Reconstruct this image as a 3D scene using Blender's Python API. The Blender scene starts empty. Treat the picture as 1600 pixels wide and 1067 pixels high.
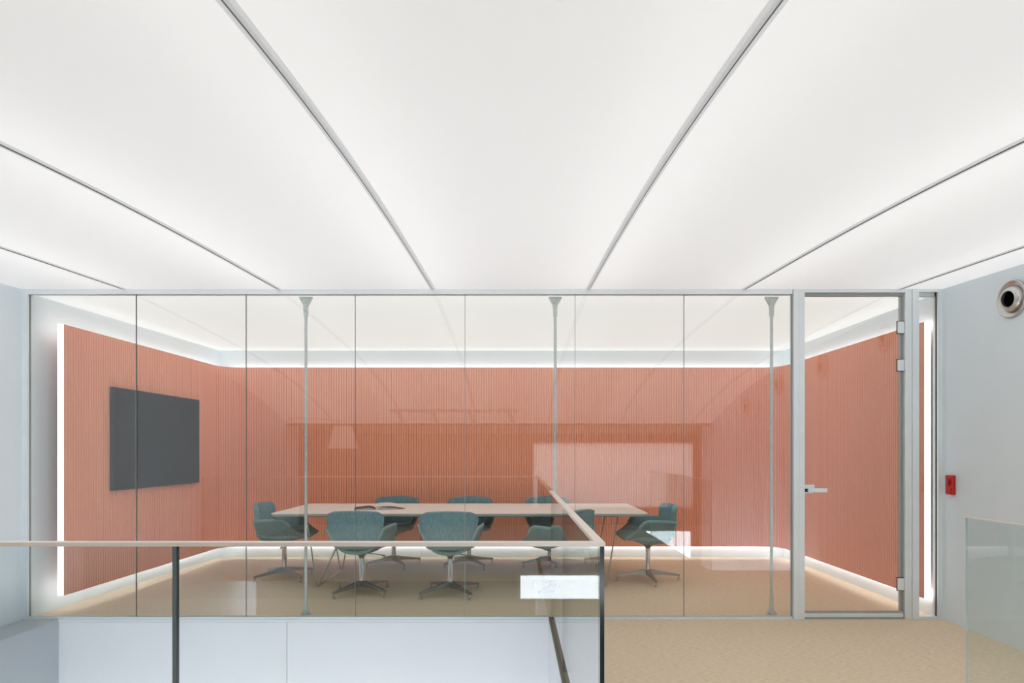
import bpy, bmesh, math, random
import numpy as np
from mathutils import Vector, Matrix
random.seed(4)
C = bpy.context.scene.collection
PI = math.pi

# ------------------------------------------------------------------ camera, world, exposure
cam_d = bpy.data.cameras.new('camera')
cam_d.sensor_width = 36.0
cam_d.lens = 22.5                     # 1000 px focal length on a 1600 px frame
cam_d.shift_y = 171.5 / 1600
cam_d.shift_x = -3.0 / 1600
cam_d.clip_start = 0.05
cam = bpy.data.objects.new('camera', cam_d)
cam.location = (0, 0, 1.38)
cam.rotation_euler = (PI / 2, 0, 0)
C.objects.link(cam)
bpy.context.scene.camera = cam

w = bpy.data.worlds.new('overcast_sky'); bpy.context.scene.world = w
w.use_nodes = True
bg = w.node_tree.nodes['Background']
bg.inputs[0].default_value = (0.88, 0.93, 1.0, 1)
bg.inputs[1].default_value = 9.0
vs = bpy.context.scene.view_settings
vs.view_transform = 'Standard'; vs.look = 'None'; vs.gamma = 1.0; vs.exposure = 0.29
vs.use_curve_mapping = False
cy = bpy.context.scene.cycles
cy.max_bounces = 12; cy.diffuse_bounces = 6; cy.glossy_bounces = 5
cy.transmission_bounces = 6; cy.transparent_max_bounces = 24
cy.sample_clamp_indirect = 6.0
cy.caustics_reflective = False; cy.caustics_refractive = False

MEMBRANE_GLOW = 0.325      # backlit ceiling membrane
LED_SEAM = 2.3            # led strips above the membrane, along the seams
LED_BASE = 10.0           # led strips along the panel's lower edge
LED_EDGE = 6.0            # led strips behind the terracotta panel
FILL_LOW = 7.5             # added glow panels under the landing, brightening the fascia
LED_END = 1.5             # visible led diffusers on the panel ends

# ------------------------------------------------------------------ materials
def lin(r, g, b):
    f = lambda c: (c / 255 / 12.92) if c / 255 <= 0.04045 else ((c / 255 + 0.055) / 1.055) ** 2.4
    return (f(r), f(g), f(b), 1)

def mat(name, col, rough=0.6, metal=0.0, spec=0.5, noise=0.0, scale=40, bump=0.0, stretch=None):
    m = bpy.data.materials.new(name); m.use_nodes = True
    nt = m.node_tree; b = nt.nodes['Principled BSDF']
    b.inputs['Base Color'].default_value = col
    b.inputs['Roughness'].default_value = rough
    b.inputs['Metallic'].default_value = metal
    b.inputs['Specular IOR Level'].default_value = spec
    if noise or bump:
        tc = nt.nodes.new('ShaderNodeTexCoord'); mp = nt.nodes.new('ShaderNodeMapping')
        nz = nt.nodes.new('ShaderNodeTexNoise')
        nz.inputs['Scale'].default_value = scale; nz.inputs['Detail'].default_value = 4
        if stretch: mp.inputs['Scale'].default_value = stretch
        nt.links.new(tc.outputs['Object'], mp.inputs[0]); nt.links.new(mp.outputs[0], nz.inputs['Vector'])
        if noise:
            mx = nt.nodes.new('ShaderNodeMix'); mx.data_type = 'RGBA'
            mx.inputs[6].default_value = tuple(c * (1 - noise) for c in col[:3]) + (1,)
            mx.inputs[7].default_value = tuple(min(1, c * (1 + noise)) for c in col[:3]) + (1,)
            rp = nt.nodes.new('ShaderNodeMapRange')
            rp.inputs[1].default_value = 0.3; rp.inputs[2].default_value = 0.7
            nt.links.new(nz.outputs[0], rp.inputs[0]); nt.links.new(rp.outputs[0], mx.inputs[0])
            nt.links.new(mx.outputs[2], b.inputs['Base Color'])
        if bump:
            bp = nt.nodes.new('ShaderNodeBump'); bp.inputs['Strength'].default_value = bump
            bp.inputs['Distance'].default_value = 0.004
            nt.links.new(nz.outputs[0], bp.inputs['Height']); nt.links.new(bp.outputs[0], b.inputs['Normal'])
    return m

def emit(name, col, s):
    m = bpy.data.materials.new(name); m.use_nodes = True; nt = m.node_tree
    nt.nodes.remove(nt.nodes['Principled BSDF'])
    e = nt.nodes.new('ShaderNodeEmission'); e.inputs[0].default_value = col; e.inputs[1].default_value = s
    nt.links.new(e.outputs[0], nt.nodes['Material Output'].inputs[0])
    return m

def glass(name, tint, f0):
    """thin clear pane: each face mirrors by Schlick's law and lets the rest pass straight through"""
    m = bpy.data.materials.new(name); m.use_nodes = True; nt = m.node_tree; N = nt.nodes; L = nt.links
    N.remove(N['Principled BSDF'])
    g = N.new('ShaderNodeNewGeometry')
    dot = N.new('ShaderNodeVectorMath'); dot.operation = 'DOT_PRODUCT'
    L.new(g.outputs['Normal'], dot.inputs[0]); L.new(g.outputs['Incoming'], dot.inputs[1])
    def mth(op, a, b=None):
        n = N.new('ShaderNodeMath'); n.operation = op
        for i, v in enumerate((a, b)):
            if v is None: continue
            if isinstance(v, (int, float)): n.inputs[i].default_value = v
            else: L.new(v, n.inputs[i])
        return n.outputs[0]
    c = mth('ABSOLUTE', dot.outputs['Value'])
    p = mth('POWER', mth('SUBTRACT', 1.0, c), 5.0)
    fr = mth('ADD', mth('MULTIPLY', p, 1 - f0), f0)
    t = N.new('ShaderNodeBsdfTransparent'); t.inputs[0].default_value = tint
    gl = N.new('ShaderNodeBsdfGlossy'); gl.inputs['Roughness'].default_value = 0.0
    gl.inputs[0].default_value = (1, 1, 1, 1)
    mx = N.new('ShaderNodeMixShader')
    L.new(fr, mx.inputs[0]); L.new(t.outputs[0], mx.inputs[1]); L.new(gl.outputs[0], mx.inputs[2])
    L.new(mx.outputs[0], N['Material Output'].inputs[0])
    return m

def membrane(name, col, glow, tr=.8):
    """stretched translucent ceiling skin over a lit plenum"""
    m = bpy.data.materials.new(name); m.use_nodes = True; nt = m.node_tree; N = nt.nodes; L = nt.links
    N.remove(N['Principled BSDF'])
    d = N.new('ShaderNodeBsdfDiffuse'); d.inputs[0].default_value = (.75, .75, .74, 1)
    t = N.new('ShaderNodeBsdfTranslucent'); t.inputs[0].default_value = (tr, tr, tr * .99, 1)
    mx = N.new('ShaderNodeMixShader'); mx.inputs[0].default_value = 0.75
    e = N.new('ShaderNodeEmission'); e.inputs[0].default_value = col; e.inputs[1].default_value = glow
    a = N.new('ShaderNodeAddShader')
    L.new(d.outputs[0], mx.inputs[1]); L.new(t.outputs[0], mx.inputs[2])
    L.new(mx.outputs[0], a.inputs[0]); L.new(e.outputs[0], a.inputs[1])
    L.new(a.outputs[0], N['Material Output'].inputs[0])
    return m

M = {}
M['wall'] = mat('blue_grey_paint', lin(232, 244, 250), 0.55, noise=.01, scale=3)
M['fascia'] = mat('white_satin_metal', lin(240, 242, 249), 0.35, noise=.008, scale=2)
M['void_wall'] = mat('grey_satin_panel', lin(172, 180, 188), 0.35, noise=.01, scale=2)
M['plenum'] = mat('plenum_white', lin(200, 200, 198), 0.9)
M['plaster'] = mat('white_plaster', lin(225, 225, 222), 0.8)
M['dim_plaster'] = mat('darkened_plaster', lin(120, 112, 104), 0.8, noise=.03, scale=2)  # darkened base colour stands in for the unlit hall behind
M['carpet'] = mat('sisal_carpet', lin(232, 212, 184), 0.95, spec=.1, noise=.2, scale=70, bump=.5, stretch=(.35, 3.4, 1))
M['terracotta'] = mat('terracotta_felt', lin(250, 176, 145), 0.9, spec=.15, noise=.05, scale=90, bump=.1)
M['terracotta_dark'] = mat('terracotta_backing', lin(200, 120, 92), 0.9, spec=.1)
M['alu'] = mat('satin_aluminium', lin(234, 240, 243), 0.4, .12, noise=.02, scale=8)
M['alu_dark'] = mat('dark_aluminium', lin(172, 174, 172), 0.45, .15)
M['seam_slot'] = mat('dark_slot', lin(125, 130, 134), 0.6)
M['pane_edge'] = mat('partition_glass_edge', lin(188, 198, 192), 0.2)
M['seal'] = mat('dark_gasket', lin(38, 40, 40), 0.6)
M['steel'] = mat('galvanised_steel', lin(206, 213, 212), 0.38, .3, noise=.12, scale=60)
M['chrome'] = mat('polished_chrome', lin(205, 208, 208), 0.12, 1.0)
M['cast'] = mat('brushed_cast_aluminium', lin(140, 145, 146), 0.3, .85)
M['rail'] = mat('pale_rail_metal', lin(240, 233, 224), 0.4, .25)
M['fabric'] = mat('teal_wool', lin(122, 158, 166), 0.95, spec=.1, noise=.28, scale=55, bump=.25, stretch=(3, 3, .35))
M['fabric_edge'] = mat('teal_wool_shell', lin(112, 142, 146), 0.95, spec=.1, noise=.18, scale=70, bump=.2)
M['fabric_rim'] = mat('teal_rim', lin(140, 172, 174), 0.95, spec=.1, noise=.12, scale=80, bump=.15)
_b = bpy.data.materials.new('translucent_blind'); _b.use_nodes = True
_t = _b.node_tree.nodes.new('ShaderNodeBsdfTranslucent'); _t.inputs[0].default_value = (.37, .36, .35, 1)
_b.node_tree.nodes.remove(_b.node_tree.nodes['Principled BSDF'])
_b.node_tree.links.new(_t.outputs[0], _b.node_tree.nodes['Material Output'].inputs[0])
M['blind'] = _b
M['joint'] = mat('joint_glass_edge', lin(120, 138, 144), 0.12, .3)
M['bar'] = mat('dark_bronze_bar', lin(78, 80, 74), 0.5)
M['mech'] = mat('dark_mechanism', lin(52, 50, 46), 0.5)
M['table'] = mat('warm_grey_laminate', lin(246, 238, 230), 0.55, spec=.12, noise=.015, scale=6)
M['table_edge'] = mat('grey_table_edge', lin(170, 178, 174), 0.5)
M['wire'] = mat('table_wire', lin(150, 152, 148), 0.3, .8)
M['screen'] = mat('black_screen', lin(13, 12, 12), 0.5, spec=.06)
M['bezel'] = mat('black_bezel', lin(18, 18, 19), 0.4)
M['red'] = mat('red_plastic', lin(196, 30, 22), 0.4, noise=.03, scale=20)
M['red_dark'] = mat('dark_red_button', lin(150, 18, 14), 0.4)
M['paper'] = mat('white_paper', lin(236, 228, 224), 0.7, noise=.03, scale=14)
M['paper_edge'] = mat('page_edges', lin(170, 180, 180), 0.8, noise=.2, scale=120, stretch=(.1, .1, 6))
M['photo'] = mat('printed_dark_page', lin(60, 52, 50), 0.5, noise=.4, scale=9)
M['dark'] = mat('dark_void', lin(12, 12, 13), 0.9, spec=0)
M['brushed'] = mat('brushed_steel', lin(205, 202, 198), 0.28, .9, noise=.05, scale=30)
M['glass_wall'] = glass('partition_glass', (.97, .985, .98, 1), 0.08)
M['glass_rail'] = glass('balustrade_glass', (.925, .96, .96, 1), 0.05)
M['glass_edge'] = mat('glass_edge', lin(22, 42, 50), 0.15)
M['membrane'] = membrane('ceiling_membrane', (.99, .98, 1, 1), MEMBRANE_GLOW)
M['seam_flange'] = membrane('membrane_shaded_band', (.97, .98, 1, 1), MEMBRANE_GLOW * .8, .42)  # membrane copy with less glow, painting in the shade of the seam profile
M['membrane_in'] = membrane('meeting_room_membrane', (1, .985, .97, 1), MEMBRANE_GLOW * .8)
M['led'] = emit('seam_led', (1, .99, .98, 1), LED_SEAM)
M['led_edge'] = emit('panel_led', (1, .985, .96, 1), LED_EDGE)
M['led_end'] = emit('panel_end_led', (1, .99, .98, 1), LED_END)
M['fill_low'] = emit('fascia_fill_glow', (1, .97, 1, 1), FILL_LOW)
M['led_base'] = emit('panel_base_led', (.95, .97, 1, 1), LED_BASE)
M['shade'] = mat('lamp_shade_linen', lin(240, 236, 226), 0.8)
M['black'] = mat('black_metal', lin(40, 40, 42), 0.45)

# ------------------------------------------------------------------ helpers
class MB:
    def __init__(s): s.v = []; s.f = []; s.mi = []
    def add(s, verts, faces, mi=0):
        o = len(s.v); s.v += [tuple(p) for p in verts]
        for f in faces: s.f.append(tuple(i + o for i in f)); s.mi.append(mi)
        return s
    def box(s, x0, x1, y0, y1, z0, z1, mi=0, mi_y=None):
        V = [(x0,y0,z0),(x1,y0,z0),(x1,y1,z0),(x0,y1,z0),(x0,y0,z1),(x1,y0,z1),(x1,y1,z1),(x0,y1,z1)]
        F = [(3,2,1,0),(4,5,6,7),(0,1,5,4),(1,2,6,5),(2,3,7,6),(3,0,4,7)]
        o = len(s.v); s.v += V
        for k, f in enumerate(F):
            s.f.append(tuple(i + o for i in f)); s.mi.append(mi)
        return s
    def pane(s, x0, x1, y0, y1, z0, z1, axis):
        """glass slab: big faces material 0, edges material 1"""
        n = len(s.f); s.box(x0, x1, y0, y1, z0, z1)
        big = (2, 4) if axis == 'y' else (3, 5)
        for k in range(6): s.mi[n + k] = 0 if k in big else 1
        return s
    def lathe(s, prof, seg=20, M4=None, mi=0):
        V = []; F = []
        for r, z in prof:
            for k in range(seg):
                a = 2 * PI * k / seg; V.append(Vector((r * math.cos(a), r * math.sin(a), z)))
        for i in range(len(prof) - 1):
            for k in range(seg):
                k2 = (k + 1) % seg
                F.append((i*seg+k, i*seg+k2, (i+1)*seg+k2, (i+1)*seg+k))
        if prof[0][0] > 1e-6: F.append(tuple(range(seg))[::-1])
        if prof[-1][0] > 1e-6: F.append(tuple((len(prof)-1)*seg + k for k in range(seg)))
        if M4 is not None: V = [M4 @ p for p in V]
        return s.add(V, F, mi)
    def tube(s, pts, r, seg=8, mi=0):
        pts = [Vector(p) for p in pts]; V = []; F = []; n = len(pts); prev = None
        for i, p in enumerate(pts):
            d = (pts[min(i+1, n-1)] - pts[max(i-1, 0)]).normalized()
            if prev is None:
                a = Vector((0, 0, 1)) if abs(d.z) < .9 else Vector((1, 0, 0))
                u = d.cross(a).normalized()
            else: u = (prev - d * prev.dot(d)).normalized()
            prev = u; v = d.cross(u)
            rr = r[i] if isinstance(r, (list, tuple)) else r
            for k in range(seg):
                a = 2 * PI * k / seg; V.append(p + (u * math.cos(a) + v * math.sin(a)) * rr)
        for i in range(n - 1):
            for k in range(seg):
                k2 = (k + 1) % seg
                F.append((i*seg+k, i*seg+k2, (i+1)*seg+k2, (i+1)*seg+k))
        F.append(tuple(range(seg))[::-1]); F.append(tuple((n-1)*seg + k for k in range(seg)))
        return s.add(V, F, mi)
    def grid(s, rows, mi=0):
        o = []; V = []; nr = len(rows); nc = len(rows[0])
        for r in rows: V += r
        F = [(i*nc+j, i*nc+j+1, (i+1)*nc+j+1, (i+1)*nc+j) for i in range(nr-1) for j in range(nc-1)]
        return s.add(V, F, mi)
    def build(s, name, mats, parent=None, smooth=False, bevel=0, seg=2, fix=True):
        me = bpy.data.meshes.new(name); me.from_pydata(s.v, [], s.f)
        if not isinstance(mats, (list, tuple)): mats = [mats]
        for m in mats: me.materials.append(m)
        for p, mi in zip(me.polygons, s.mi): p.material_index = mi
        if fix or bevel:
            bm = bmesh.new(); bm.from_mesh(me)
            if fix: bmesh.ops.recalc_face_normals(bm, faces=bm.faces)
            if bevel:
                es = [e for e in bm.edges if len(e.link_faces) == 2 and e.calc_face_angle(0) > .6]
                bmesh.ops.bevel(bm, geom=es, offset=bevel, segments=seg, affect='EDGES', profile=.6, clamp_overlap=True)
            bm.to_mesh(me); bm.free()
        if smooth:
            me.shade_smooth()
            try: me.set_sharp_from_angle(angle=math.radians(40))
            except Exception: pass
        ob = bpy.data.objects.new(name, me); C.objects.link(ob)
        if parent is not None: ob.parent = parent
        return ob

def box(x0, x1, y0, y1, z0, z1): return MB().box(x0, x1, y0, y1, z0, z1)

def tag(o, label=None, cat=None, group=None, kind=None):
    if label: o['label'] = label
    if cat: o['category'] = cat
    if group: o['group'] = group
    if kind: o['kind'] = kind
    return o

def empty(name, loc=(0, 0, 0), rz=0):
    o = bpy.data.objects.new(name, None); o.empty_display_size = .1
    o.location = loc; o.rotation_euler = (0, 0, rz); C.objects.link(o); return o

def copy_tree(o, parent=None):
    c = o.copy(); C.objects.link(c)
    if parent is not None: c.parent = parent
    for ch in list(o.children): copy_tree(ch, c)
    return c

def struct(name, mb, m, label=None, parent=None, **kw):
    o = mb.build(name, m, parent, **kw); o['kind'] = 'structure'
    if label: o['label'] = label
    return o

# ------------------------------------------------------------------ key dimensions
D = 5.287                        # partition plane
XL, XR = -4.04, 3.52             # hall side walls
FB = -1.44                       # back edge of the hall floor (behind the camera)
VX0, VX1 = -3.74, 0.29           # stair void in front of the partition
VY0 = 2.29
RVX, RVY = 2.27, 3.15            # void beside the right balustrade
LOW = -3.2
TOP = 3.0
HB = -6.2                        # window wall far behind the camera

_s = np.array([0, .4, .84, 1.31, 2.16, 2.65, 2.9, 3.785, 4.6, 6.1])
_z = np.array([2.714, 2.702, 2.682, 2.657, 2.605, 2.556, 2.52, 2.435, 2.24, 1.87])
_p = np.polyfit(_s, _z, 3, w=[6, 2, 2, 3, 2, 3, 3, 4, 1, 2])
def ceil_z(y):
    s = D - y
    return float(np.polyval(_p, s)) + (2.714 - float(np.polyval(_p, 0))) * max(0, 1 - s / 1.0)

# ------------------------------------------------------------------ structure
fl = MB()
fl.box(VX1, XR, RVY, D + .02, -.3, 0)
fl.box(VX1, RVX, VY0, RVY, -.3, 0)
fl.box(XL, RVX, FB, VY0, -.3, 0)
struct('floor', fl, M['carpet'], 'beige woven carpet of the landing in front of the glass wall')
struct('floor.001', box(-4.1, 3.62, D + .02, 8.42, -.3, 0), M['carpet'], 'beige woven carpet inside the glazed meeting room')
struct('floor.002', box(-4.4, 5.4, HB - .2, D + .3, LOW - .2, LOW), M['plaster'], 'pale floor of the storey below')

struct('wall_left', box(XL - .2, XL, -1.44, D, -.02, TOP), M['wall'], 'blue grey wall on the left of the landing')
struct('wall_left.001', box(XL - .2, VX0, VY0 - 1, D, LOW, -.30), M['void_wall'], 'grey side wall of the stair void below floor level')
struct('trim_1', box(XL - .2, VX0, VY0, D, -.30, -.0), M['void_wall'], 'grey ledge along the left side of the stair void')
struct('wall_right', box(XR, XR + .2, -1.44, D, LOW, TOP), M['wall'], 'blue grey wall to the right of the glass door')
# meeting-room walls
def slab(p, q, t, z0, z1):
    p = Vector(p); q = Vector(q); d = (q - p).normalized(); n = Vector((-d.y, d.x)) * t
    a, b, c, e = p, q, q + n, p + n
    V = [(v.x, v.y, z) for z in (z0, z1) for v in (a, b, c, e)]
    return MB().add(V, [(3,2,1,0),(4,5,6,7),(0,1,5,4),(1,2,6,5),(2,3,7,6),(3,0,4,7)])
struct('wall_left.002', slab((-4.03, D), (-3.83, 8.5), .22, -.02, TOP), M['wall'], 'blue grey meeting room wall behind the left panel')
struct('wall_back', box(-4.1, 3.8, 8.35, 8.55, -.02, TOP), M['wall'], 'blue grey meeting room wall behind the long panel')
struct('wall_right.001', box(XR, XR + .2, D, 8.5, -.02, TOP), M['wall'], 'blue grey meeting room wall behind the right panel')
# hall behind the camera
struct('wall_left.003', box(XL - .4, XL - .2, HB - .2, VY0, LOW, TOP), M['dim_plaster'], 'wall of the hall behind, darkened as if unlit')
struct('wall_right.002', box(5.2, 5.4, HB - .2, FB, LOW, TOP), M['dim_plaster'], 'right wall of the hall behind, darkened as if unlit')
struct('wall_right.003', box(XR, 5.4, FB - .2, FB, LOW, TOP), M['dim_plaster'], 'return wall of the hall behind, darkened as if unlit')
wb = MB()
WX0, WX1, WZ0, WZ1 = .05, 4.72, -1.5, -.66
wb.box(-4.4, WX0, HB - .2, HB, LOW, TOP); wb.box(WX1, 5.4, HB - .2, HB, LOW, TOP)
UX0, UZ0, UZ1 = .5, -.1, 1.6
wb.box(WX0, WX1, HB - .2, HB, LOW, WZ0); wb.box(WX0, WX1, HB - .2, HB, UZ1, TOP); wb.box(WX0, WX1, HB - .2, HB, WZ1, UZ0); wb.box(WX0, UX0, HB - .2, HB, UZ0, UZ1)
struct('wall_front', wb, M['dim_plaster'], 'window wall at the far end behind, darkened as if unlit')
wn = empty('window_1', (0, HB - .1, 0)); tag(wn, 'tall window at the far end behind', kind='structure')
fm = MB()
for x in (WX0, 1.55, 3.1, WX1 - .06): fm.box(x, x + .06, -.04, .04, WZ0, WZ1)
fm.box(WX0, WX1, -.04, .04, WZ0, WZ0 + .06); fm.box(WX0, WX1, -.04, .04, WZ1 - .06, WZ1)
fm.build('window_frame', M['alu_dark'], wn)
for a, b in ((WX0 + .06, 1.55), (1.61, 3.1), (3.16, WX1 - .06)):
    MB().pane(a, b, -.006, .006, WZ0 + .06, WZ1 - .06, 'y').build('pane', [M['glass_wall'], M['pane_edge']], wn)
struct('window_3', box(UX0, WX1, HB - .1, HB - .097, UZ0, UZ1), M['blind'], 'upper window behind with a drawn translucent blind')
struct('ceiling.002', box(-4.4, 5.4, HB - .2, -.8, 1.84, 1.94), M['dim_plaster'], 'low ceiling of the hall behind, darkened as if unlit')
struct('wall_front.001', box(XR, 5.4, D, D + .2, LOW, -.3), M['plaster'])
struct('roof', box(-4.6, 5.6, HB - .4, 8.7, TOP, TOP + .15), M['plenum'], 'roof slab above the ceiling membrane')

# white fascia under the partition
fa = empty('wall_front.002', (0, D, 0)); tag(fa, 'white panelled fascia of the stair void below the glass wall', kind='structure')
box(VX0, -1.868, -.03, .0, LOW, -.024).build('panel', M['fascia'], fa, bevel=.002, seg=1)
box(-1.864, VX1 - .0, -.03, .0, LOW, -.024).build('panel', M['fascia'], fa, bevel=.002, seg=1)
box(VX0 - .02, VX1 + .3, .0, .3, LOW, -.3).build('backing', M['seal'], fa)
struct('floor.003', box(VX0, VX1, D - .035, D + .02, -.022, -.001), M['alu'], 'metal edge strip along the void')
struct('trim_3', box(VX1 - .006, VX1, VY0 + .02, D - .036, LOW, -.002), M['fascia'], 'white side lining of the stair void')
struct('floor.004', box(VX1 - .0, VX1 + .2, VY0 - .3, D, LOW, -.3), M['fascia'])

lc = empty('ceiling.003', (0, 0, -.3)); tag(lc, 'added unseen glow panels that brighten the void fascia', kind='structure')
for k in range(4): box(-3.6 + k * 1.5, -2.3 + k * 1.5, -1.2, 2.0, -.03, -.005).build('fill_panel', M['fill_low'], lc)  # added out of view below the floor slab to light the fascia

# ------------------------------------------------------------------ luminous ceiling
SEAMS = [-3.20, -1.93, -.664, .61, 1.89, 3.165]
ce = empty('ceiling', (0, 0, 0)); tag(ce, 'curved backlit white membrane ceiling of the landing', kind='structure')
ys = [D - .0 - (D + .8) * k / 40 for k in range(41)]
edges = [XL] + SEAMS + [XR]
for a, b in zip(edges[:-1], edges[1:]):
    xs = [a + (b - a) * k / 6 for k in range(7)]
    MB().grid([[(x, y, ceil_z(y)) for x in xs] for y in ys]).build('membrane_panel', M['membrane'], ce, smooth=True, fix=False)
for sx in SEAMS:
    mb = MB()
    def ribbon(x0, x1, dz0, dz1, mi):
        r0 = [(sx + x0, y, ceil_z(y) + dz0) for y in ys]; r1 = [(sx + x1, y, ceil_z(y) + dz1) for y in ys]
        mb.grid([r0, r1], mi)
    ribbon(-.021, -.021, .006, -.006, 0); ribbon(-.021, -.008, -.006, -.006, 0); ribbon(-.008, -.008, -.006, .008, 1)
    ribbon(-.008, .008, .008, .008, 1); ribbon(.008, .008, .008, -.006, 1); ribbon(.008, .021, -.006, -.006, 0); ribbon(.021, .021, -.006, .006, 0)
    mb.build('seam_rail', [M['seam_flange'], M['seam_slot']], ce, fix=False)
    for o in (-.13, .13):
        rows = [[(sx + o - .012, y, ceil_z(y) + .24), (sx + o + .012, y, ceil_z(y) + .24)] for y in ys[::2]]
        MB().grid(rows).build('led_strip', M['led'], ce, fix=False)
ZI = 2.692
ci = empty('ceiling.001', (0, 0, 0)); tag(ci, 'flat backlit white membrane ceiling inside the meeting room', kind='structure')
box(-4.03, XR, D + .03, 8.36, ZI, ZI + .004).build('membrane_panel', M['membrane_in'], ci)
for (x0, x1, y0, y1) in ((-3.85, 3.4, 8.2, 8.224), (-3.84, -3.816, 5.5, 8.2), (3.38, 3.404, 5.5, 8.2), (-3.8, 3.4, 5.5, 5.524)):
    MB().add([(x0,y0,ZI+.16),(x1,y0,ZI+.16),(x1,y1,ZI+.16),(x0,y1,ZI+.16)], [(3,2,1,0)]).build('led_strip', M['led'], ci, fix=False)
struct('trim_2', box(XL, XR, D + .03, D + .06, ZI, TOP), M['plaster'])

# ------------------------------------------------------------------ glass partition
gp = empty('glass_partition', (0, D, 0))
tag(gp, 'frameless glass wall of butt jointed panes in front of the meeting room', 'glass wall')
GT, GB = 2.676, .012
J = [-3.992, -3.119, -2.212, -1.311, -.404, .505, 1.404, 2.289]
for a, b in zip(J[:-1], J[1:]):
    MB().pane(a + .0015, b - .0015, -.006, .006, GB, GT, 'y').build('pane', [M['glass_wall'], M['pane_edge']], gp)
for x in J[1:-1]:
    box(x - .0015, x + .0015, -.007, .007, GB, GT).build('joint_seal', M['alu_dark'], gp)
tc = MB(); tc.box(XL, 2.289, -.03, .03, 2.684, 2.714); tc.box(XL, 2.289, -.03, -.011, 2.672, 2.684); tc.box(XL, 2.289, .011, .03, 2.672, 2.684)
tc.build('top_channel', M['alu'], gp)
bc = MB(); bc.box(-3.995, 2.289, -.03, .03, -.002, .0); bc.box(-3.995, 2.289, -.03, -.012, .0, .018); bc.box(-3.995, 2.289, .012, .03, 0, .018)
bc.build('bottom_channel', M['alu'], gp)
ep = MB(); ep.box(XL, -3.995, -.03, .03, 0, 2.672); ep.box(-3.995, -3.992, -.008, .008, 0, 2.672, 1)
ep.build('end_post', [M['alu'], M['seal']], gp)
pp = MB(); pp.box(2.296, 2.339, -.035, .035, 0, 2.714); pp.box(2.341, 2.39, -.03, .035, 0, 2.714); pp.box(2.29, 2.296, -.007, .007, 0, 2.682, 1)
pp.build('door_post', [M['alu'], M['seal']], gp, bevel=.0015, seg=1)

dr = empty('door_1', (0, D, 0)); tag(dr, 'glass door with lever handle in a slim metal frame', kind='structure')
MB().pane(2.396, 3.208, -.006, .006, .06, 2.655, 'y').build('glass_leaf', [M['glass_wall'], M['pane_edge']], dr)
hd = MB(); hd.box(2.39, 3.215, -.03, .035, 2.686, 2.714); hd.box(2.39, 3.215, .0, .035, 2.662, 2.686, 1); hd.build('head_frame', [M['alu'], M['alu_dark']], dr)
br = MB(); br.box(2.396, 3.208, -.016, .016, .012, .045); br.box(2.396, 3.208, -.012, .012, .045, .062, 1); br.build('bottom_rail', [M['alu'], M['alu_dark']], dr)
box(2.39, 3.215, -.03, .03, -.002, .008).build('threshold', M['alu_dark'], dr)
jb = MB(); jb.box(3.215, 3.27, -.03, .035, 0, 2.714); jb.box(3.272, 3.326, -.035, .035, 0, 2.714); jb.box(3.195, 3.215, .012, .035, 0, 2.69, 1)
jb.build('jamb', [M['alu'], M['alu_dark']], dr, bevel=.0015, seg=1)
for z0, z1 in ((2.352, 2.448), (2.042, 2.135), (.235, .335)):
    h = box(3.16, 3.214, -.022, -.006, z0, z1).build('hinge', M['alu'], dr, bevel=.006)
    box(3.156, 3.214, -.009, -.0062, z0 - .005, z1 + .005).build('gasket', M['seal'], h)
hn = box(2.394, 2.475, -.02, -.006, 1.034, 1.104).build('lock_case', M['alu'], dr, bevel=.004)
hl = MB(); hl.box(2.412, 2.565, -.052, -.037, 1.044, 1.078); hl.lathe([(.017, 0), (.017, .03)], 16, Matrix.Translation((2.45, -.012, 1.061)) @ Matrix.Rotation(PI/2, 4, 'X'))
hl.build('lever', M['alu'], hn, bevel=.002)
box(2.394, 2.412, -.030, -.020, 1.046, 1.072).build('latch', M['seal'], hn)
sl = empty('window_2', (0, D, 0)); tag(sl, 'narrow glass side light between the door frame and the right wall', kind='structure')
MB().pane(3.33, 3.478, -.006, .006, .02, 2.66, 'y').build('pane', [M['glass_wall'], M['pane_edge']], sl)
sf = MB(); sf.box(3.326, 3.485, -.03, .035, 2.69, 2.714); sf.box(3.326, 3.478, -.03, .03, -.002, .022); sf.box(3.485, XR, -.03, .035, 0, 2.714); sf.box(3.48, 3.485, -.01, .006, .022, 2.69, 1)
sf.box(3.326, 3.478, .01, .035, 2.655, 2.69)
sf.build('frame', [M['alu'], M['seal']], sl)

# tension rods behind the glass
def make_rod():
    r = empty('tension_rod')
    MB().tube([(0, 0, .13), (0, 0, 2.51)], .0125, 12).build('rod', M['steel'], r, smooth=True)
    for up in (0, 1):
        zz = (lambda h: 2.672 - h) if up else (lambda h: h + .004)
        f = MB()
        prof = [(.056, 0), (.054, .012), (.02, .07), (.0175, .1), (.0165, .155)]
        if up:
            V = []
            out = [(-x, zz(h)) for x, h in prof] + [(x, zz(h)) for x, h in reversed(prof)]
        else:
            out = [(-x * .8, zz(h * .85)) for x, h in prof] + [(x * .8, zz(h * .85)) for x, h in reversed(prof)]
        n = len(out)
        V = [(x, -.014, z) for x, z in out] + [(x, .014, z) for x, z in out]
        F = [tuple(range(n)), tuple(range(2*n-1, n-1, -1))] + [(i, (i+1) % n, n + (i+1) % n, n + i) for i in range(n)]
        f.add(V, F)
        fk = f.build('end_fork', M['steel'], r, bevel=.003)
        p = MB(); p.lathe([(.0, -.022), (.02, -.022), (.022, -.016), (.022, .016), (.02, .022), (0, .022)], 14, Matrix.Translation((0, 0, zz(.034))) @ Matrix.Rotation(PI/2, 4, 'X'))
        p.build('pin', M['steel'], fk, smooth=True)
        c = MB(); c.lathe([(.0165, -.02), (.0165, .02)], 14, Matrix.Translation((0, 0, zz(.15))))
        c.build('collar', M['steel'], fk, smooth=True)
    return r
rod0 = make_rod()
RY = D + .075
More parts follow.
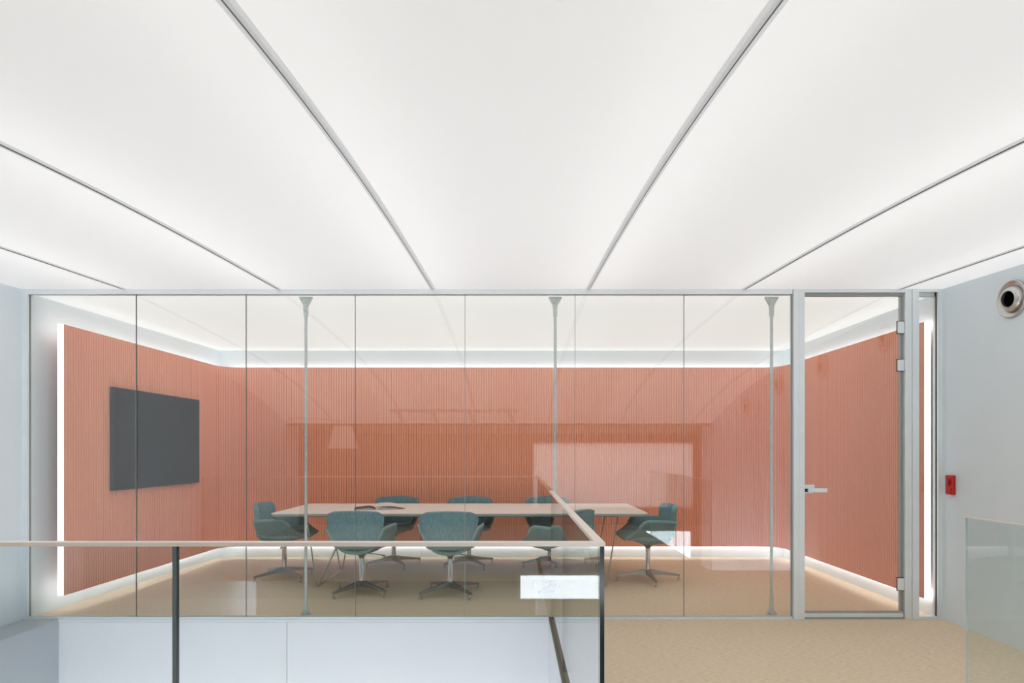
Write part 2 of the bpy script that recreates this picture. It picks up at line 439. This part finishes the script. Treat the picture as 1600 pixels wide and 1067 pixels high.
for i, (px, lb) in enumerate(((478, 'thin steel tension rod with forked ends beside the left end chair'),
                              (867.5, 'thin steel tension rod with forked ends rising behind the landing handrail corner'),
                              (1205.5, 'thin steel tension rod with forked ends nearest the glass door'))):
    o = rod0 if i == 0 else copy_tree(rod0)
    o.location = ((px - 803) / 1000 * RY, RY, .0)
    tag(o, lb, 'rod', 'tension rods behind the glass wall')

# ------------------------------------------------------------------ terracotta wall panel
PZ0, PZ1 = .153, 2.46
def fillet(p, c, q, r, n=10):
    p, c, q = Vector(p), Vector(c), Vector(q)
    u = (p - c).normalized(); v = (q - c).normalized(); th = u.angle(v); t = r / math.tan(th / 2)
    a = c + u * t; b = c + v * t; o = c + (u + v).normalized() * (r / math.sin(th / 2))
    out = []; a0 = math.atan2((a-o).y, (a-o).x); a1 = math.atan2((b-o).y, (b-o).x)
    da = (a1 - a0 + PI) % (2 * PI) - PI
    for k in range(n + 1): out.append(o + Vector((math.cos(a0 + da*k/n), math.sin(a0 + da*k/n))) * r)
    return out
PL0, PLC, PRC, PR0 = (-3.825, 5.44), (-3.745, 8.25), (3.42, 8.25), (3.42, 5.335)
path = [Vector(PL0)] + fillet(PL0, PLC, PRC, .25) + fillet(PLC, PRC, PR0, .25) + [Vector(PR0)]
cum = [0]
for a, b in zip(path[:-1], path[1:]): cum.append(cum[-1] + (b - a).length)
LEN = cum[-1]
def at(s):
    s = min(max(s, 0), LEN); i = 0
    while i < len(cum) - 2 and cum[i+1] < s: i += 1
    d = (path[i+1] - path[i]).normalized()
    return path[i] + d * (s - cum[i]), Vector((d.y, -d.x))        # point, normal into the room
def offs(s, o):
    p, n = at(s); return p + n * o
PITCH = .0322
prof = [(0, 0), (.045, 0)]
s = .045
while s < LEN - .05:
    prof += [(s, -.009), (s + .006, -.009), (s + .0075, 0), (s + PITCH - .0015, 0)]
    s += PITCH
prof += [(LEN, 0)]
wp = empty('wall_panel', (0, 8.25, 0)); tag(wp, 'terracotta ribbed felt panel wrapping the three meeting room walls', 'wall panel')
def off_parent(o): o.location = (0, -8.25, 0); return o
lo = [offs(a, b) for a, b in prof]
rb = MB().grid([[(p.x, p.y, PZ0) for p in lo], [(p.x, p.y, PZ1) for p in lo]]).build('ribbed_face', M['terracotta'], wp, fix=False)
rb['kind'] = 'stuff'; off_parent(rb)
ss = [0] + [x for x in cum[1:-1]] + [LEN]
def strip(o0, o1, z0, z1, name, m, a=0.0, b=None, closed=True):
    sl_ = [x for x in ss if a < x < (LEN if b is None else b)]
    sl_ = [a] + sl_ + [LEN if b is None else b]
    A = [offs(x, o0) for x in sl_]; B = [offs(x, o1) for x in sl_]
    rows = [[(p.x, p.y, z0) for p in A], [(p.x, p.y, z1) for p in A], [(p.x, p.y, z1) for p in B], [(p.x, p.y, z0) for p in B], [(p.x, p.y, z0) for p in A]]
    n = len(A); mb = MB().grid(rows)
    mb.f.append((0, n, 2*n, 3*n)); mb.mi.append(0); mb.f.append((n-1, 4*n-1, 3*n-1, 2*n-1)); mb.mi.append(0)
    return off_parent(mb.build(name, m, wp, fix=False))
strip(-.011, -.042, PZ0, PZ1, 'backing_board', M['terracotta_dark'], a=.0)
strip(-.0005, -.011, PZ1 - .001, PZ1, 'top_edging', M['terracotta'])
strip(-.046, -.058, PZ1 - .03, PZ1 - .012, 'top_light', M['led_edge'], a=.03, b=LEN - .03)
strip(-.046, -.058, PZ0 + .012, PZ0 + .03, 'bottom_light', M['led_base'], a=.03, b=LEN - .03)
for a, b in ((-.014, -.001), (LEN + .001, LEN + .014)):
    p, n = at(0 if a < 0 else LEN)
    d = (path[1] - path[0]).normalized() if a < 0 else (path[-1] - path[-2]).normalized()
    n = n * .8
    q = p + d * (-.014 if a < 0 else .001); r = p + d * (-.001 if a < 0 else .014)
    A = [q - n * .001, r - n * .001, r - n * .058, q - n * .058]
    V = [(v.x, v.y, z) for z in (PZ0, PZ1) for v in A]
    off_parent(MB().add(V, [(3,2,1,0),(4,5,6,7),(0,1,5,4),(1,2,6,5),(2,3,7,6),(3,0,4,7)]).build('end_light', M['led_end'], wp))

# ------------------------------------------------------------------ television
tv = empty('television', (-3.755, 6.80, 1.497), math.atan2(.08, 2.81) * -1)
tag(tv, 'large black flat screen hung on the left part of the terracotta panel', 'television')
box(-.03, .012, -.775, .775, -.49, .49).build('housing', M['bezel'], tv, bevel=.004)
box(.0122, .0145, -.767, .767, -.482, .482).build('screen', M['screen'], tv)
box(-.066, -.03, -.3, .3, -.2, .2).build('mount', M['black'], tv)

# ------------------------------------------------------------------ conference table
TX0, TX1, TY0, TY1, TZ = -2.50, 1.385, 6.56, 7.83, .742
tb = empty('conference_table', ((TX0+TX1)/2, (TY0+TY1)/2, 0))
tag(tb, 'long pale grey conference table on bent wire legs', 'table')
hx, hy = (TX1-TX0)/2, (TY1-TY0)/2
def rrect(hx, hy, r, n=5):
    out = []
    for cx, cy_, a0 in ((hx-r, hy-r, 0), (-hx+r, hy-r, PI/2), (-hx+r, -hy+r, PI), (hx-r, -hy+r, 1.5*PI)):
        for k in range(n+1): out.append((cx + r*math.cos(a0 + PI/2*k/n), cy_ + r*math.sin(a0 + PI/2*k/n)))
    return out
def prism(pts, z0, z1, mi=0, inset=0):
    n = len(pts); V = [(x, y, z0) for x, y in pts] + [(x, y, z1) for x, y in pts]
    F = [tuple(range(n))[::-1], tuple(range(n, 2*n))] + [(i, (i+1) % n, n+(i+1) % n, n+i) for i in range(n)]
    return MB().add(V, F, mi)
t = prism(rrect(hx, hy, .04), TZ - .008, TZ); t.build('tabletop', M['table'], tb)
prism(rrect(hx - .001, hy - .001, .04), TZ - .03, TZ - .008).build('table_edge', M['table_edge'], tb)
u = MB(); u.box(-hx + .45, hx - .35, -.04, .04, TZ - .075, TZ - .03); u.box(-hx + .3, hx - .3, -hy + .2, -hy + .24, TZ - .055, TZ - .03); u.box(-hx + .3, hx - .3, hy - .24, hy - .2, TZ - .055, TZ - .03)
u.build('underframe', M['black'], tb)
cxt, cyt = (TX0+TX1)/2, (TY0+TY1)/2
for x in (-2.0, .93):
    lx = x - cxt
    for y in (6.52, 7.42):
        ly = y - cyt; yt = ly + (.12 if y < 7 else -.0)
        sl_, sr_ = (.15, .31) if x < 0 else (.31, .15)
        if y > 7: sl_ = sr_ = .14
        MB().tube([(lx - sl_, yt, TZ - .03), (lx - .012, ly, .012), (lx, ly, .006), (lx + .012, ly, .012), (lx + sr_, yt, TZ - .03)], .0075, 8).build('leg', M['wire'], tb, smooth=True)
    MB().tube([(lx, 6.52 - cyt, .008), (lx, 7.42 - cyt, .008)], .0075, 8).build('floor_bar', M['wire'], tb, smooth=True)
cb = MB(); cb.tube([(-1.2, .1, TZ - .06), (-.3, -.05, TZ - .1), (.2, -.15, TZ - .085), (1.0, -.2, TZ - .05)], .006, 6); cb.build('cable', M['black'], tb)

# open magazine
mg = empty('magazine', (-1.535, 7.1, TZ), .22)
tag(mg, 'open magazine lying on the pale conference table', 'magazine')
def page(side, wdt, name, m, lift, dz=0):
    rows = []
    for i in range(9):
        uu = i / 8; x = side * uu * wdt
        z = .004 + lift * math.sin(min(1, uu * 2.6) * PI / 2) * (1 - uu * .78) + dz
        rows.append([(x, -.15, z), (x, .15, z)])
    low = [[(a[0], a[1], .0005) for a in r] for r in rows]
    mb = MB(); mb.grid(rows, 0)
    mb.grid([[r[0] for r in rows], [r[0] for r in low]], 1); mb.grid([[r[1] for r in rows], [r[1] for r in low]], 1)
    mb.grid([rows[-1], low[-1]], 1); mb.grid(low, 1)
    return mb.build(name, m, mg)
page(-1, .23, 'left_pages', [M['photo'], M['paper_edge']], .03)
page(1, .235, 'right_pages', [M['paper'], M['paper_edge']], .026)
rows = []
for i in range(9):
    uu = i / 8; rows.append([(.03 + uu * .29, -.14 + uu * .02, .033 - .022 * uu ** 1.5 + .012 * math.sin(uu * PI)), (.03 + uu * .29, .15 - uu * .01, .052 - .026 * uu ** 1.5 + .012 * math.sin(uu * PI))])
MB().grid(rows).build('loose_page', M['paper'], mg, fix=False)

# ------------------------------------------------------------------ chairs
def smooth01(t): t = min(1, max(0, t)); return t * t * (3 - 2 * t)
def make_chair():
    r = empty('conference_chair')
    rows = []
    for v in range(15):
        t = v / 14; y = -.288 + .668 * t
        k = max(0, (y - .13) / .25)
        top = .645 + .012 * smooth01((y + .27) / .3) * (1 - min(1, k)) - .172 * (min(1, k) ** .72)
        bot = .418 - .016 * math.sin(PI * min(1, t * 1.3)) + .052 * smooth01((t - .45) / .55)
        wt = .264 + .048 * smooth01(t / .55) - .05 * smooth01((t - .55) / .45)
        wb = .15 + .05 * smooth01(t / .5)
        row = []
        for side in (-1, 1):
            P = [(side*wt, top), (side*(wb+.035), bot+.07*(top-bot)/.23), (side*wb, bot), (0, bot)]
            seq = []
            for j in range(10):
                q = j / 9; a = (1-q)**3; b = 3*(1-q)**2*q; c = 3*(1-q)*q*q; d = q**3
                seq.append((a*P[0][0]+b*P[1][0]+c*P[2][0]+d*P[3][0], y, a*P[0][1]+b*P[1][1]+c*P[2][1]+d*P[3][1]))
            if side < 0: row += seq
            else: row += seq[::-1][1:]
        row = [(a, .79 * b + .03 * (1 - (c - .4) / .25) * max(0, 1 - t * 2.2), c) for a, b, c in row]
        rows.append(row)
    sh = MB().grid(rows).build('shell', M['fabric_edge'], r, smooth=True)
    m = sh.modifiers.new('thick', 'SOLIDIFY'); m.thickness = .03; m.offset = 0
    m = sh.modifiers.new('soft', 'BEVEL'); m.width = .009; m.segments = 2; m.limit_method = 'ANGLE'
    edge = [(p[0], p[1] - .004, p[2]) for p in rows[0]]
    pip = [(rows[i][0][0], rows[i][0][1], rows[i][0][2] + .004) for i in range(10, 0, -1)] + edge + [(rows[i][-1][0], rows[i][-1][1], rows[i][-1][2] + .004) for i in range(1, 11)]
    MB().tube(pip, .0165, 8).build('rim', M['fabric_rim'], r, smooth=True)
    # seat cushion
    rows = []
    for v in range(11):
        t = v / 10; y = -.24 + .62 * t; row = []
        zc = .455 + .012 * smooth01(1 - t * 2) - .0 + .018 * smooth01((t - .5) * 2)
        wd = .20 + .045 * smooth01(t / .5) - .02 * smooth01((t - .7) / .3)
        for j in range(9):
            q = j / 4 - 1; row.append((wd * q, .79 * y + (-.03 * q * q if t > .8 else 0), zc + .02 * abs(q) ** 2.5))
        rows.append(row)
    se = MB().grid(rows).build('seat_cushion', M['fabric'], r, smooth=True)
    m = se.modifiers.new('thick', 'SOLIDIFY'); m.thickness = .055; m.offset = 0
    m = se.modifiers.new('soft', 'BEVEL'); m.width = .02; m.segments = 3; m.limit_method = 'ANGLE'
    # tall back cushion, wrapped round the sitter
    rows = []
    Z = [.468, .474, .484, .50, .54, .6, .66, .71, .745, .768, .785, .797, .804, .807]
    WB = [(.468, .165), (.474, .185), (.484, .198), (.50, .209), (.54, .224), (.6, .241), (.66, .254), (.72, .263), (.81, .268)]
    for z in Z:
        h = (z - .425) / .39; wd = float(np.interp(z, [a for a, b in WB], [b for a, b in WB]))
        rr = .062
        if z > .807 - rr: dz = z - (.807 - rr); wd = wd - rr + math.sqrt(max(0, rr*rr - dz*dz)) * .999 + .002
        row = []
        for j in range(15):
            q = j / 7 - 1; x = wd * q
            row.append((x, -.234 - .045 * h + .075 * (abs(x) / .27) ** 2.2, z + .014 * h * (1 - q * q)))
        rows.append(row)
    bk = MB().grid(rows).build('back_cushion', M['fabric'], r, smooth=True)
    m = bk.modifiers.new('thick', 'SOLIDIFY'); m.thickness = .045; m.offset = 0
    m = bk.modifiers.new('soft', 'BEVEL'); m.width = .014; m.segments = 3; m.limit_method = 'ANGLE'
    mc = MB().lathe([(.024, .335), (.028, .36), (.06, .388), (.085, .40), (.085, .415)], 18).build('mechanism', M['mech'], r, smooth=True)
    lv = MB(); lv.tube([(.03, .02, .385), (.12, .03, .375), (.20, .03, .362)], .005, 6); lv.tube([(.195, .03, .363), (.225, .03, .358)], .008, 6)
    lv.build('lever', M['chrome'], mc, smooth=True)
    MB().lathe([(.03, .07), (.031, .115), (.0255, .125), (.0255, .345)], 20).build('column', M['chrome'], r, smooth=True)
    for k in range(4):
        lg = MB()
        st = [(.0, .026, .065, .128), (.04, .026, .066, .122), (.15, .021, .064, .100), (.325, .013, .048, .070), (.345, .012, .046, .066)]
        V = []; F = []
        for x, hw, z0, z1 in st: V += [(x, -hw, z0), (x, hw, z0), (x, hw*.75, z1), (x, -hw*.75, z1)]
        for i in range(len(st)-1):
            for j in range(4): F.append((i*4+j, i*4+(j+1) % 4, (i+1)*4+(j+1) % 4, (i+1)*4+j))
        n = len(st)*4; F += [(3,2,1,0), (n-4, n-3, n-2, n-1)]
        lo_ = lg.add(V, F).build('leg', M['cast'], r, bevel=.003)
        lo_.rotation_euler = (0, 0, k * PI/2)
        gd = MB(); gd.lathe([(.021, 0), (.021, .005), (.012, .012), (.0105, .05)], 12, Matrix.Translation((.332, 0, 0)))
        gd.build('glide', M['chrome'], lo_, smooth=True)
    return r
ch0 = make_chair()
CH = [  # x, y, heading (0 faces +y), base turn, label
    (-1.485, 6.24, -.04, .93, 'teal chair with its back to the glass, left one of the near row'),
    (-.615, 6.19, .03, .70, 'teal chair with its back to the glass, right beside the left near one'),
    (.45, 6.28, .85, .9, 'teal near side chair turned askew behind the glass balustrade'),
    (-2.50, 6.97, -PI/2 + .04, .85, 'teal chair at the left head of the table, seen from the side'),
    (1.43, 6.83, PI/2 + .02, .04, 'teal chair at the right head of the table, seen from the side'),
    (-1.45, 7.72, PI, .55, 'teal far side chair behind the open magazine, under the panel'),
    (-.54, 7.70, PI, .62, 'teal far side chair in the middle of the far row'),
    (.43, 7.70, PI + .1, .3, 'teal far side chair behind the askew near chair'),
]
for i, (x, y, h, bt, lb) in enumerate(CH):
    o = ch0 if i == 0 else copy_tree(ch0)
    o.location = (x, y, 0); o.rotation_euler = (0, 0, h)
    k = 0
    for c in o.children:
        if c.name.split('.')[0] == 'leg':
            c.rotation_euler = (0, 0, bt - h + k * PI/2); k += 1
    tag(o, lb, 'chair', 'conference chairs around the table')

# ------------------------------------------------------------------ balustrades
bl = empty('glass_balustrade', (0, 2.28, 0))
tag(bl, 'corner glass balustrade with pale flat handrail around the stair void', 'balustrade')
GZ0, GZ1 = -.22, 1.046
gm = [M['glass_rail'], M['glass_edge']]
MB().pane(XL + .01, -1.2125, -.008, .008, GZ0, GZ1, 'y').build('pane', gm, bl)
MB().pane(-1.1965, .303, -.008, .008, GZ0, GZ1, 'y').build('pane', gm, bl)
jp = MB(); jp.box(-1.2115, -1.1975, -.009, .009, GZ0, GZ1 - .002); jp.build('joint_post', M['joint'], bl, bevel=.003)
MB().pane(.305, .321, -.008, 1.715, GZ0, GZ1, 'x').build('pane', gm, bl)
MB().pane(.305, .321, 1.721, 2.968, GZ0, GZ1, 'x').build('pane', gm, bl)
hr = MB(); hr.box(XL, .3235, -.018, .018, GZ1 - .003, GZ1 + .0125); hr.build('front_handrail', M['rail'], bl, bevel=.0015, seg=1)
hr = MB(); hr.box(.2875, .3235, .018, 2.973, GZ1 - .003, GZ1 + .0125); hr.build('side_handrail', M['rail'], bl, bevel=.0015, seg=1)
bs = MB(); bs.box(.283, .304, .05, 2.93, .004, .034); bs.build('base_bar', M['bar'], bl, bevel=.004)
bs = MB(); bs.box(XL, .277, .009, .03, -.2, -.02); bs.build('base_channel', M['alu'], bl)
rbal = empty('glass_balustrade', (RVX, RVY, 0))
tag(rbal, 'glass balustrade pane with thin pale top edge beside the right wall', 'balustrade')
gr = [M['glass_rail'], M['pane_edge']]
MB().pane(-.005, .005, -1.55, .06, -.2, 1.046, 'x').build('pane', gr, rbal)
MB().pane(-.005, .005, -3.2, -1.556, -.2, 1.046, 'x').build('pane', gr, rbal)
box(-.008, .008, -3.2, .066, 1.046, 1.053).build('top_edging', M['rail'], rbal)
box(.0, .03, -3.2, .05, -.2, -.02).build('base_channel', M['alu'], rbal)

# ------------------------------------------------------------------ right-wall fittings
def make_nozzle():
    n = empty('air_nozzle')
    MB().lathe([(.0, .0), (.132, 0), (.134, .006), (.131, .016), (.126, .018), (.110, .012), (.094, .002), (.092, .0)], 40).build('ring', M['brushed'], n, smooth=True)
    ba = MB().lathe([(.091, -.012), (.0905, .004), (.086, .020), (.076, .034), (.064, .042), (.059, .043), (.056, .040), (.054, .006)], 40).build('swivel_ball', M['brushed'], n, smooth=True)
    MB().lathe([(0, .012), (.054, .012), (.055, .02)], 32).build('opening', M['dark'], ba)
    ba.rotation_euler = (.06, -.08, 0)
    return n
nz0 = make_nozzle()
for i, y in enumerate((4.515, 3.29, 2.08, .92)):
    o = nz0 if i == 0 else copy_tree(nz0)
    z = (2.455, 2.34, 2.26, 2.05)[i]
    o.location = (XR, y, z)
    o.rotation_euler = (0, -PI/2, 0)
    tag(o, ('round brushed steel air nozzle high on the right wall near the glass door', 'round steel air nozzle on the right wall, second from the glass wall', 'round steel air nozzle on the right wall, third from the glass wall', 'round steel air nozzle on the right wall, furthest from the glass wall')[i], 'air nozzle', 'air nozzles on the right wall')
cp = empty('fire_call_point', (XR, 5.14, 1.11))
tag(cp, 'red upright fire call point on the blue grey wall right of the door', 'call point')
box(-.03, 0, -.043, .043, -.078, .078).build('housing', M['red'], cp, bevel=.008)
MB().lathe([(.0, .0), (.024, 0), (.024, .008), (.02, .011), (0, .011)], 20, Matrix.Translation((-.03, 0, .02)) @ Matrix.Rotation(-PI/2, 4, 'Y')).build('button', M['red_dark'], cp, smooth=True)
box(-.0335, -.03, -.03, .03, -.066, -.03).build('lower_plate', M['red'], cp, bevel=.002)

# ------------------------------------------------------------------ things seen in the glass reflections
lp = empty('floor_lamp', (-3.75, 1.1, 0))
tag(lp, 'arched reading lamp with pale cone shade, seen reflected in the glass wall', 'lamp')
MB().lathe([(0, 0), (.15, 0), (.15, .02), (.02, .03), (.012, .04)], 24).build('base', M['black'], lp, smooth=True)
MB().tube([(0, 0, .03), (0, 0, 1.45), (.05, 0, 1.52)], .009, 8).build('pole', M['alu'], lp, smooth=True)
MB().tube([(-.2, 0, 1.38), (.45, 0, 1.86), (.52, 0, 1.88), (1.25, 0, 1.83)], .007, 8).build('arm', M['alu'], lp, smooth=True)
MB().lathe([(.13, 1.78), (.215, 1.45), (.213, 1.45), (.128, 1.78)], 28, Matrix.Translation((1.22, 0, -.03))).build('shade', M['shade'], lp, smooth=True)
tr = empty('track_light', (-1.0, .28, 2.03))
tag(tr, 'ceiling track with short spotlights, seen reflected in the glass wall', 'track light')
MB().tube([(-1.0, 0, 0), (1.08, 0, 0)], .03, 12).build('bar', M['plaster'], tr, smooth=True)
for x in (-.85, -.3, .3, .92): MB().tube([(x, 0, -.03), (x + .06, -.02, -.2)], .03, 10).build('spotlight', M['plaster'], tr, smooth=True)
for x in (-.9, .95): MB().tube([(x, 0, .02), (x, 0, ceil_z(.28) - 2.03)], .008, 8).build('hanger', M['alu'], tr)
